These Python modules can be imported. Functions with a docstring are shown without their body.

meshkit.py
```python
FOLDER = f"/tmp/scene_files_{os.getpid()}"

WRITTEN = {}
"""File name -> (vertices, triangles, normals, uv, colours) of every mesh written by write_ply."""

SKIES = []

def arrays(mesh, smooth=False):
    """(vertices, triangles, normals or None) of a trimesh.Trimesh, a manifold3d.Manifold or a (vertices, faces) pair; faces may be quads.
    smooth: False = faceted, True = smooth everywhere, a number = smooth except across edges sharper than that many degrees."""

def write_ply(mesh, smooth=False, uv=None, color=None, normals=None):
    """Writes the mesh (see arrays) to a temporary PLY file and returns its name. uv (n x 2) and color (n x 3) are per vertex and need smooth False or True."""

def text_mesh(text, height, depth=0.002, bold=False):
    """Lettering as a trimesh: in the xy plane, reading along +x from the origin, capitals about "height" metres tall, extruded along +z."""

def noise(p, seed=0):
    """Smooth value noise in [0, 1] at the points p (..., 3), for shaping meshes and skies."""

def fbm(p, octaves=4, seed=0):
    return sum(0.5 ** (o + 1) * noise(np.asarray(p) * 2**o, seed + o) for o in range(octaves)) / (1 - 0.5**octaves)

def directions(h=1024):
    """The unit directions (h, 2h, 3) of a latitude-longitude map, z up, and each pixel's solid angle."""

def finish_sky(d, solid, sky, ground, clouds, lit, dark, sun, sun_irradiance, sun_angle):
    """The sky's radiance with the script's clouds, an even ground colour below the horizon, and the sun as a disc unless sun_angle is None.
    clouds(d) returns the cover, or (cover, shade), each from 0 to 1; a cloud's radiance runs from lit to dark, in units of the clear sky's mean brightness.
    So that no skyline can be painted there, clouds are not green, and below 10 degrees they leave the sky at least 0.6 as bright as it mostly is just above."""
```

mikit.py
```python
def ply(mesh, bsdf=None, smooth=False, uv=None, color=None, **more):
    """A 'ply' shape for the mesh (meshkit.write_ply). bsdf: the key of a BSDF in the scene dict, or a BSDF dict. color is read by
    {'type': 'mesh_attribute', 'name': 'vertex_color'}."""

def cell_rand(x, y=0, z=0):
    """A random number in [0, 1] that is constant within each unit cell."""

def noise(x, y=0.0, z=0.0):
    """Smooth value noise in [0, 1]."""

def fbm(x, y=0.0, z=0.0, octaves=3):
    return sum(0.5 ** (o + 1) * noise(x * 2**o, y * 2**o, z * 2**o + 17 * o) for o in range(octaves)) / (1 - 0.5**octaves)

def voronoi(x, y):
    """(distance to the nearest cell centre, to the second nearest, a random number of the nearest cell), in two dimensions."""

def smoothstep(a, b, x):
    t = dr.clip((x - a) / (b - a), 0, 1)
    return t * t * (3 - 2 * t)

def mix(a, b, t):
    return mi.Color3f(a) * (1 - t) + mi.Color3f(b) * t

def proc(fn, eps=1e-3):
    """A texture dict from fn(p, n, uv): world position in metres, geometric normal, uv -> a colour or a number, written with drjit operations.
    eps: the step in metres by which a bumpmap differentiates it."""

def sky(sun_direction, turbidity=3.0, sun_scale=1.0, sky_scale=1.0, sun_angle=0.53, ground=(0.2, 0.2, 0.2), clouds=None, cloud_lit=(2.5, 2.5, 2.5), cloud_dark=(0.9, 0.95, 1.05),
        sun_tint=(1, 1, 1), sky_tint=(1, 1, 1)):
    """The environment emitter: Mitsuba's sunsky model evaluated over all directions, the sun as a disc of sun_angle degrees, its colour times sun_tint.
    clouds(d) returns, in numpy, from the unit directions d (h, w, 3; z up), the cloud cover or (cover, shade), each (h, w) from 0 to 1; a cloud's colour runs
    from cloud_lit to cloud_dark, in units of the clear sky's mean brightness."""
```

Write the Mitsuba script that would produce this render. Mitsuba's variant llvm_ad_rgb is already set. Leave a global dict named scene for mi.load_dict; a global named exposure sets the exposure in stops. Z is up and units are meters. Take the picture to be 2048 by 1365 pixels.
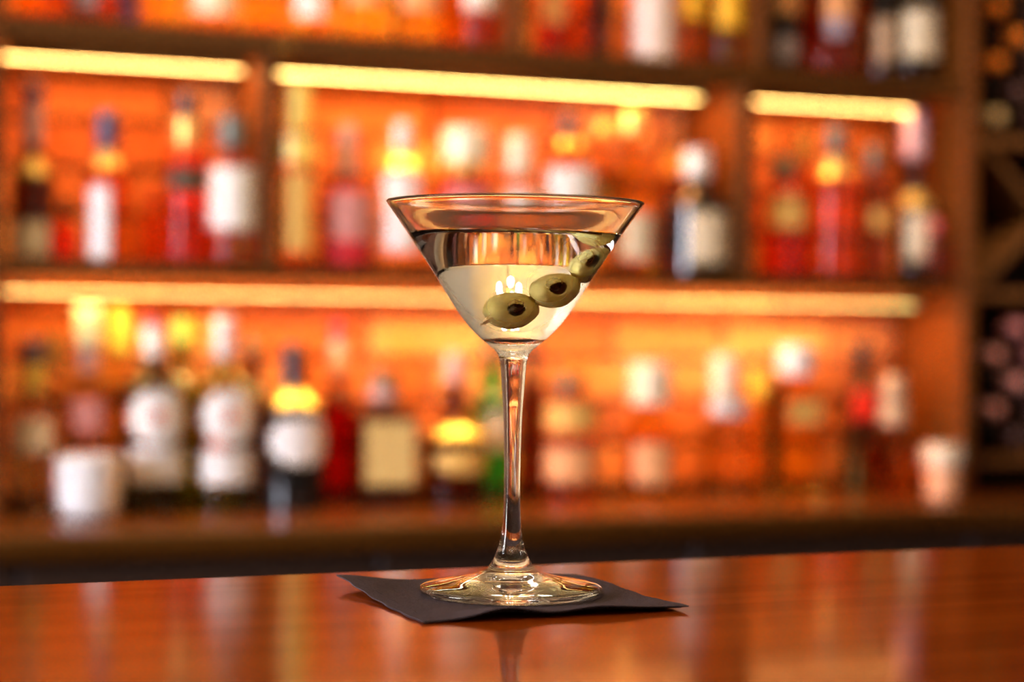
import math
import numpy as np
import trimesh
import drjit as dr
import mitsuba as mi
import mikit
from mikit import noise, fbm, smoothstep, mix, cell_rand
from scipy.interpolate import PchipInterpolator

T = mi.ScalarTransform4f
RNG = np.random.default_rng(7)
scene, labels = {}, {}

# ------------------------------------------------------------------ camera, lamps' strengths, exposure
FOCAL = 3900.0                                   # focal length in pixels of the 2048-wide frame
YAW, PITCH, ROLL = math.radians(22.0), math.atan(37.5 / 3900.0), 0.011
EYE = np.array([0.0, 0.0, 1.197])
fwd = np.array([math.sin(YAW) * math.cos(PITCH), math.cos(YAW) * math.cos(PITCH), -math.sin(PITCH)])
right0 = np.array([math.cos(YAW), -math.sin(YAW), 0.0])
up0 = np.cross(right0, fwd)
up = math.cos(ROLL) * up0 - math.sin(ROLL) * right0
scene['camera'] = {
    'type': 'thinlens', 'fov': 2 * math.degrees(math.atan(1024 / FOCAL)), 'fov_axis': 'x',
    'aperture_radius': 0.0072, 'focus_distance': 0.826, 'near_clip': 0.02, 'far_clip': 50.0,
    'to_world': T().look_at(origin=EYE.tolist(), target=(EYE + fwd).tolist(), up=up.tolist()),
}
exposure = 0.0
LED = np.array([43.0, 15.4, 4.1]) * 1.0          # amber light strips under the shelves
DAY = np.array([62.0, 64.0, 76.0]) * 0.72         # daylight in the left window
BULB = np.array([70.0, 50.0, 20.0])               # pendant lamp before the shelves
COVE = np.array([110.0, 70.0, 27.0])               # warm strip on top of the shelving, washing wall and ceiling

# ------------------------------------------------------------------ helpers
USED = {}


def unique(name):
    n = USED.get(name, 0)
    USED[name] = n + 1
    return name if n == 0 else f'{name}_{n:03d}'


def put(key, mesh, bsdf, smooth=False, to_world=None, **more):
    key = unique(key)
    d = mikit.ply(mesh, bsdf, smooth, **more)
    if to_world is not None:
        d['to_world'] = to_world
    scene[key] = d
    return key


def say(key, label=None, category=None, group=None, kind=None):
    d = labels.setdefault(key, {})
    for k, v in (('label', label), ('category', category), ('group', group), ('kind', kind)):
        if v:
            d[k] = v
    return key


def thing(name, label, category, group=None):
    return say(unique(name), label, category, group)


def box(x0, x1, y0, y1, z0, z1, bevel=0.0):
    m = trimesh.creation.box(extents=(x1 - x0, y1 - y0, z1 - z0))
    m.apply_translation(((x0 + x1) / 2, (y0 + y1) / 2, (z0 + z1) / 2))
    if bevel > 0:
        pts = []
        for v in m.vertices:
            s = np.sign(v - np.array([(x0 + x1) / 2, (y0 + y1) / 2, (z0 + z1) / 2]))
            for k in range(3):
                w = np.array([bevel] * 3)
                w[k] = 0
                pts.append(v - s * w)
        m = trimesh.convex.convex_hull(np.array(pts))
    return m


def lathe(profile, n=40, squareness=None, depth=1.0):
    """Surface of revolution about z; going up the outside gives outward normals. squareness(z) in 0..1 bends the circle to a rounded square."""
    p = np.asarray(profile, float)
    a = np.arange(n) * 2 * np.pi / n
    c, s = np.cos(a), np.sin(a)
    rings = []
    for r, z in p:
        q = 1.0
        if squareness is not None:
            k = squareness(z)
            e = 2 + 5 * k
            q = 1.0 / (np.abs(c) ** e + np.abs(s) ** e) ** (1 / e)
            dd = 1 + (depth - 1) * k
        else:
            dd = 1.0
        rings.append(np.stack([r * c * q, r * s * q * dd, np.full(n, z)], 1))
    v = np.vstack(rings)
    f = []
    idx = np.arange(n)
    nx = (idx + 1) % n
    for i in range(len(p) - 1):
        a0, a1, b0, b1 = i * n + idx, i * n + nx, (i + 1) * n + idx, (i + 1) * n + nx
        if p[i, 0] > 1e-9:
            f.append(np.stack([a0, a1, b1], 1))
        if p[i + 1, 0] > 1e-9:
            f.append(np.stack([a0, b1, b0], 1))
    m = trimesh.Trimesh(v, np.vstack(f), process=False)
    m.merge_vertices(merge_tex=True, merge_norm=True)
    m.update_faces(m.nondegenerate_faces())
    return m


def tube(pts, r, n=12, caps=True):
    pts = np.asarray(pts, float)
    r = np.broadcast_to(r, (len(pts),))
    t = np.gradient(pts, axis=0)
    t /= np.linalg.norm(t, axis=1, keepdims=True)
    ref = np.array([0, 0, 1.0]) if abs(t[0, 2]) < 0.9 else np.array([1.0, 0, 0])
    rings = []
    for p, d, q in zip(pts, t, r):
        u = np.cross(ref, d)
        u /= np.linalg.norm(u)
        w = np.cross(d, u)
        ang = np.arange(n) * 2 * np.pi / n
        rings.append(p + q * (np.cos(ang)[:, None] * u + np.sin(ang)[:, None] * w))
    v = np.vstack(rings + [pts[:1], pts[-1:]])
    f = []
    for i in range(len(pts) - 1):
        for j in range(n):
            k = (j + 1) % n
            f += [[i * n + j, i * n + k, (i + 1) * n + k], [i * n + j, (i + 1) * n + k, (i + 1) * n + j]]
    if caps:
        a, b, e = len(v) - 2, len(v) - 1, (len(pts) - 1) * n
        for j in range(n):
            k = (j + 1) % n
            f += [[a, k, j], [b, e + j, e + k]]
    return trimesh.Trimesh(v, np.array(f), process=False)


# ------------------------------------------------------------------ materials
def rgb(c):
    return {'type': 'rgb', 'value': [float(x) for x in c]}


def mat(key, base, rough=0.4, metallic=0.0, spec=0.5, **more):
    b = base if isinstance(base, dict) else rgb(base)
    scene[key] = {'type': 'twosided', 'bsdf': {'type': 'principled', 'base_color': b, 'roughness': rough, 'metallic': metallic, 'specular': spec, **more}}
    return key


def wood(dark, light, along, scale):
    def fn(p, n, uv):
        a, b, c = (p.x, p.y, p.z) if along == 'x' else (p.z, p.y, p.x)
        f = fbm(a * 2.5 * scale, b * 55 * scale, c * 55 * scale, 3)
        g = noise(a * 12 * scale, b * 420 * scale, c * 420 * scale)
        return mix(dark, light, smoothstep(0.25, 0.75, f) * 0.8 + g * 0.2)
    return mikit.proc(fn)


def paint_brick(dark, light):
    def fn(p, n, uv):
        return mix(dark, light, fbm(p.x * 30, p.y * 30, p.z * 42, 3))
    return mikit.proc(fn)


mat('wood_shelf', wood((0.045, 0.014, 0.0015), (0.085, 0.027, 0.003), 'x', 1.0), 0.5, spec=0.15)
mat('wood_panel', wood((0.075, 0.020, 0.002), (0.125, 0.036, 0.005), 'z', 1.0), 0.5, spec=0.15)
mat('wood_worktop', wood((0.040, 0.012, 0.0015), (0.075, 0.024, 0.003), 'x', 1.0), 0.22, spec=0.5)
mat('wood_fascia', (0.022, 0.010, 0.005), 0.5, spec=0.3)
scene['wood_bar'] = {'type': 'twosided', 'bsdf': {
    'type': 'bumpmap', 'scale': 1.0,
    'arbitrary': mikit.proc(lambda p, n, uv: 0.000004 * fbm(p.x * 60, p.y * 900, 0.0, 2) + 0.000012 * noise(p.x * 14, p.y * 26, 0.0), eps=2e-4),
    'bsdf': {'type': 'principled', 'base_color': wood((0.105, 0.014, 0.0008), (0.155, 0.024, 0.0015), 'x', 1.0), 'roughness': 0.095, 'specular': 0.05}}}
mat('brick_a', paint_brick((0.72, 0.26, 0.08), (0.90, 0.36, 0.12)), 0.85, spec=0.2)
mat('brick_b', paint_brick((0.82, 0.38, 0.12), (0.94, 0.50, 0.18)), 0.85, spec=0.2)
mat('brick_c', paint_brick((0.52, 0.15, 0.045), (0.72, 0.22, 0.07)), 0.85, spec=0.2)
mat('mortar', (0.30, 0.13, 0.06), 0.95, spec=0.1)
mat('plaster_cream', (0.80, 0.64, 0.38), 0.9, spec=0.1)
mat('wall_light', (0.62, 0.50, 0.36), 0.85, spec=0.15)
mat('wall_paint', (0.20, 0.10, 0.055), 0.85, spec=0.15)
mat('floor_dark', (0.035, 0.020, 0.013), 0.5, spec=0.3)
mat('metal_dark', (0.04, 0.03, 0.025), 0.4, metallic=0.6)
mat('brass', (0.80, 0.50, 0.16), 0.22, metallic=1.0)
mat('white_paint', (0.8, 0.8, 0.78), 0.5)
mat('channel_brown', (0.16, 0.06, 0.012), 0.6, spec=0.1)
mat('ceramic_white', (0.86, 0.83, 0.79), 0.22)
mat('rack_dark', (0.020, 0.010, 0.006), 0.6, spec=0.2)
mat('rack_wood', (0.11, 0.042, 0.010), 0.5, spec=0.3)
for k, c in dict(purple=(0.06, 0.02, 0.08), mauve=(0.55, 0.34, 0.36), navy=(0.03, 0.025, 0.07), black=(0.015, 0.012, 0.012), red=(0.55, 0.03, 0.02), dark_red=(0.18, 0.015, 0.02),
                 grey_green=(0.10, 0.11, 0.075), pink=(0.75, 0.45, 0.38), silver=(0.72, 0.70, 0.70), cream=(0.88, 0.76, 0.54), white=(0.88, 0.84, 0.80), olive=(0.14, 0.10, 0.03),
                 orange=(0.85, 0.32, 0.06), green=(0.14, 0.42, 0.06), yellow=(0.96, 0.70, 0.13), tan=(0.70, 0.46, 0.24), peach=(0.85, 0.42, 0.2), rose=(0.62, 0.28, 0.22)).items():
    mat('c_' + k, c, 0.3)
mat('c_gold', (0.95, 0.66, 0.18), 0.28, metallic=0.6)
for k, c in dict(white=(0.88, 0.84, 0.80), cream=(0.84, 0.70, 0.48), golden=(0.80, 0.46, 0.11), pink=(0.62, 0.25, 0.22), crimson=(0.55, 0.02, 0.03), dark_green=(0.04, 0.05, 0.025),
                 gold_cream=(0.85, 0.58, 0.20), rose=(0.62, 0.24, 0.18), peach=(0.86, 0.40, 0.16), red=(0.65, 0.03, 0.04), lavender=(0.42, 0.35, 0.42), tan=(0.6, 0.4, 0.25),
                 yellow=(0.92, 0.50, 0.03)).items():
    mat('p_' + k, c, 0.55, spec=0.25)
for k, c in dict(red=(0.95, 0.24, 0.09), red_orange=(0.98, 0.50, 0.16), orange=(0.98, 0.52, 0.16), amber=(0.88, 0.46, 0.14), gold=(0.98, 0.76, 0.34), clear=(0.94, 0.90, 0.86),
                 clear_amber=(0.95, 0.84, 0.62), crimson=(0.74, 0.05, 0.07), deep_red=(0.45, 0.025, 0.02), dark_brown=(0.26, 0.09, 0.04), brown=(0.52, 0.24, 0.08),
                 green=(0.42, 0.58, 0.18), dark_green=(0.16, 0.22, 0.08), emerald=(0.10, 0.80, 0.42), navy=(0.16, 0.13, 0.30), yellow=(0.98, 0.76, 0.12)).items():
    full = k in ('clear', 'clear_amber', 'amber', 'gold', 'orange')
    scene['g_' + k] = {'type': 'dielectric' if full else 'thindielectric', 'int_ior': 1.36 if full else 1.5, 'ext_ior': 1.0, 'specular_transmittance': rgb(c)}
mat('g_black', (0.008, 0.007, 0.006), 0.06, spec=0.5)
mat('g_frosted', (0.80, 0.62, 0.54), 0.35, spec=0.4)
scene['crystal'] = {'type': 'dielectric', 'int_ior': 1.52, 'ext_ior': 1.0}
scene['gin_in_crystal'] = {'type': 'dielectric', 'int_ior': 1.345, 'ext_ior': 1.52}
scene['gin_in_air'] = {'type': 'dielectric', 'int_ior': 1.345, 'ext_ior': 1.0}
mat('olive_skin', mikit.proc(lambda p, n, uv: mix((0.58, 0.46, 0.09), (0.70, 0.57, 0.15), fbm(p.x * 500, p.y * 500, p.z * 500, 3))), 0.55, spec=0.25)
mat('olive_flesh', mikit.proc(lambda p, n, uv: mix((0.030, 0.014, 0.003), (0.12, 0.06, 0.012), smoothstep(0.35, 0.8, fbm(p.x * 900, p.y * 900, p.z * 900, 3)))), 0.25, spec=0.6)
mat('bamboo', (0.80, 0.62, 0.33), 0.5)
scene['paper_brown'] = {'type': 'twosided', 'bsdf': {
    'type': 'bumpmap', 'scale': 1.0,
    'arbitrary': mikit.proc(lambda p, n, uv: 0.00008 * noise(p.x * 1500, p.y * 1500, p.z * 1500), eps=1e-4),
    'bsdf': {'type': 'principled', 'base_color': mikit.proc(lambda p, n, uv: mix((0.027, 0.0195, 0.0205), (0.043, 0.032, 0.034), noise(p.x * 1800, p.y * 1800, p.z * 1800))), 'roughness': 0.9, 'specular': 0.02}}}

# ------------------------------------------------------------------ room
X0, X1, Y0, Y1, H = -2.6, 3.6, -2.2, 3.135, 2.80
say(put('floor', box(X0, X1, Y0, Y1, -0.1, 0.0), 'floor_dark'), 'dark floor of the bar room', kind='structure')
say(put('ceiling', box(X0, X1, Y0, Y1, H, H + 0.1), 'plaster_cream'), 'cream plaster ceiling', kind='structure')
say(put('wall_back', box(X0 - 0.1, X1 + 0.1, Y1, Y1 + 0.12, 0, H), 'plaster_cream'), 'brick wall glowing orange behind the bottle shelves', kind='structure')
say(put('wall_front', box(X0 - 0.1, X1 + 0.1, Y0 - 0.1, Y0, 0, H), 'wall_light'), 'brown wall opposite the bar', kind='structure')
say(put('wall_right', box(X1, X1 + 0.1, Y0, Y1, 0, H), 'wall_paint'), 'brown side wall', kind='structure')
WY0, WY1, WZ0, WZ1 = 0.45, 1.60, 0.95, 2.40
wl = trimesh.util.concatenate([box(X0 - 0.1, X0, Y0, WY0, 0, H), box(X0 - 0.1, X0, WY1, Y1, 0, H), box(X0 - 0.1, X0, WY0, WY1, 0, WZ0), box(X0 - 0.1, X0, WY0, WY1, WZ1, H)])
say(put('wall_left', wl, 'wall_paint'), 'brown side wall with a tall window', kind='structure')
say('window_1', 'tall window letting daylight in from the left', kind='structure')
wf = trimesh.util.concatenate([box(X0 - 0.08, X0 - 0.02, WY0, WY0 + 0.05, WZ0, WZ1), box(X0 - 0.08, X0 - 0.02, WY1 - 0.05, WY1, WZ0, WZ1),
                               box(X0 - 0.08, X0 - 0.02, WY0, WY1, WZ0, WZ0 + 0.05), box(X0 - 0.08, X0 - 0.02, WY0, WY1, WZ1 - 0.05, WZ1),
                               box(X0 - 0.075, X0 - 0.025, (WY0 + WY1) / 2 - 0.02, (WY0 + WY1) / 2 + 0.02, WZ0, WZ1)])
put('window_1__frame', wf, 'white_paint')
pane = trimesh.Trimesh([[X0 - 0.085, WY0, WZ0], [X0 - 0.085, WY1, WZ0], [X0 - 0.085, WY1, WZ1], [X0 - 0.085, WY0, WZ1]], [[0, 1, 2], [0, 2, 3]], process=False)
put('window_1__pane', pane, 'white_paint', emitter={'type': 'area', 'radiance': rgb(DAY)})

# bricks that show between the shelves
put('wall_back__mortar_bed', box(-0.3, 2.3, Y1 - 0.002, Y1 + 0.001, 0.3, 2.06), 'mortar')
bricks = {}
for v, w in (('full', 0.215), ('half', 0.1025)):
    b = box(-w / 2, w / 2, -0.011, 0.0, -0.0325, 0.0325, 0.003)
    bricks[v] = mikit.ply(b, 'brick_a')
for row in range(15):
    z = 0.945 + row * 0.075
    x = 0.10 + (0.1125 if row % 2 else 0.0)
    while x < 2.15:
        m = ('brick_a', 'brick_b', 'brick_c')[[0, 1, 2, 0, 1][int(RNG.integers(0, 5))]]
        if row % 3 == 1 and RNG.random() < 0.55:
            m = 'brick_c'
        key = unique('wall_back__brick')
        scene[key] = {**bricks['full'], 'bsdf': {'type': 'ref', 'id': m}, 'to_world': T().translate([x, Y1 - 0.0005 + float(RNG.uniform(-0.002, 0.001)), z])}
        x += 0.225

# ------------------------------------------------------------------ back counter
bc = thing('back_counter', 'long dark wooden back counter carrying the lowest row of bottles', 'counter')
put(bc + '__worktop', box(-1.2, 3.5, 2.70, 3.12, 0.862, 0.90, 0.004), 'wood_worktop')
put(bc + '__carcass', box(-1.18, 3.48, 2.745, 3.12, 0.09, 0.862), 'wood_fascia')
put(bc + '__plinth', box(-1.18, 3.48, 2.80, 3.12, 0.0, 0.09), 'wood_fascia')
for i in range(9):
    x0 = -1.17 + i * 0.516
    d = put(bc + '__drawer', box(x0, x0 + 0.508, 2.722, 2.745, 0.70, 0.852, 0.003), 'wood_fascia')
    kx = x0 + 0.254
    k = lathe([(0.0, 0), (0.006, 0), (0.006, 0.010), (0.013, 0.016), (0.014, 0.022), (0.010, 0.027), (0.0, 0.028)], 16)
    k.apply_transform(trimesh.transformations.rotation_matrix(math.pi / 2, [1, 0, 0]))
    k.apply_translation((kx, 2.722, 0.80))
    put(d + '__knob', k, 'brass', 30)
    put(bc + '__door', box(x0, x0 + 0.508, 2.722, 2.745, 0.10, 0.692, 0.003), 'wood_fascia')

# ------------------------------------------------------------------ shelving with light tubes
sh = thing('bottle_shelving', 'dark wooden wall shelving with dividers and amber light strips under each shelf', 'shelving')
SF, SB = 2.90, 3.122
P0, P1 = 0.345, 0.372            # left end panel
D1, D2 = (0.762, 0.782), (1.584, 1.608)
E0, E1 = 2.031, 2.056            # right end panel
TD, TD2 = (1.166, 1.190), (1.616, 1.638)
SH = [(1.2590, 1.2805), (1.6020, 1.6365), (1.975, 2.005)]
shelf_keys = []
for z0, z1 in SH:
    shelf_keys.append(put(sh + '__shelf', box(P1, E0, SF, SB, z0, z1, 0.002), 'wood_shelf'))
for x0, x1 in ((P0, P1), (E0, E1)):
    say(put(sh + '__end_panel', box(x0, x1, SF - 0.004, SB, 0.90, 2.03, 0.002), 'wood_panel'))
for x0, x1 in (D1, D2):
    put(sh + '__divider', box(x0, x1, SF + 0.002, SB, SH[0][1], SH[1][0], 0.002), 'wood_panel')
for x0, x1 in (TD, TD2):
    put(sh + '__divider', box(x0, x1, SF + 0.002, SB, SH[1][1], SH[2][0], 0.002), 'wood_panel')


def light_strip(shelf, x0, x1, zs, power, y=2.985, drop=0.016, lip=0.0036):
    z = zs - drop
    put(shelf + '__strip_channel', box(x0, x1, SF + 0.012, 3.07, zs - 0.0035, zs, 0.001), 'channel_brown')
    strip = tube([[x0, 0, 0], [x1, 0, 0]], 1.0, 16)
    strip.vertices = strip.vertices * np.array([1, 0.024, 0.0005]) + np.array([0, y, z])
    key = put(shelf + '__light_strip', strip, 'white_paint', emitter={'type': 'area', 'radiance': rgb(LED * power)})
    if lip:
        put(shelf + '__strip_lip', box(x0, x1, y - 0.0275, y - 0.0260, z - lip, zs - 0.0035), 'channel_brown')
    for bx in (x0 + 0.03, (x0 + x1) / 2, x1 - 0.03):
        put(shelf + '__strip_bracket', box(bx - 0.004, bx + 0.004, y - 0.004, y + 0.004, z + 0.0004, zs - 0.0035), 'metal_dark')
    return key


light_strip(shelf_keys[0], P1 + 0.012, E0 - 0.05, SH[0][0], 1.2, drop=0.024, lip=0)
light_strip(shelf_keys[1], P1 + 0.012, D1[0] - 0.012, SH[1][0], 0.8)
light_strip(shelf_keys[1], D1[1] + 0.012, D2[0] - 0.03, SH[1][0], 1.0)
light_strip(shelf_keys[1], D2[1] + 0.012, E0 - 0.05, SH[1][0], 0.85)
light_strip(shelf_keys[2], P1 + 0.012, TD[0] - 0.012, SH[2][0], 3.5)
light_strip(shelf_keys[2], TD[1] + 0.012, TD2[0] - 0.03, SH[2][0], 0.6)
strip = tube([[P1 + 0.03, 0, 0], [E0 - 0.03, 0, 0]], 1.0, 16)
strip.vertices = strip.vertices * np.array([1, 0.016, 0.003]) + np.array([0, 3.04, SH[2][1] + 0.006])
put(shelf_keys[2] + '__cove_strip', strip, 'white_paint', emitter={'type': 'area', 'radiance': rgb(COVE)})
for dx in (0.0, 0.012):
    s = trimesh.creation.icosphere(subdivisions=2, radius=0.006)
    s.apply_translation((0.785 + dx, 2.896, 1.611))
    put(shelf_keys[1] + '__screw_head', s, 'brass', True)

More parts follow.
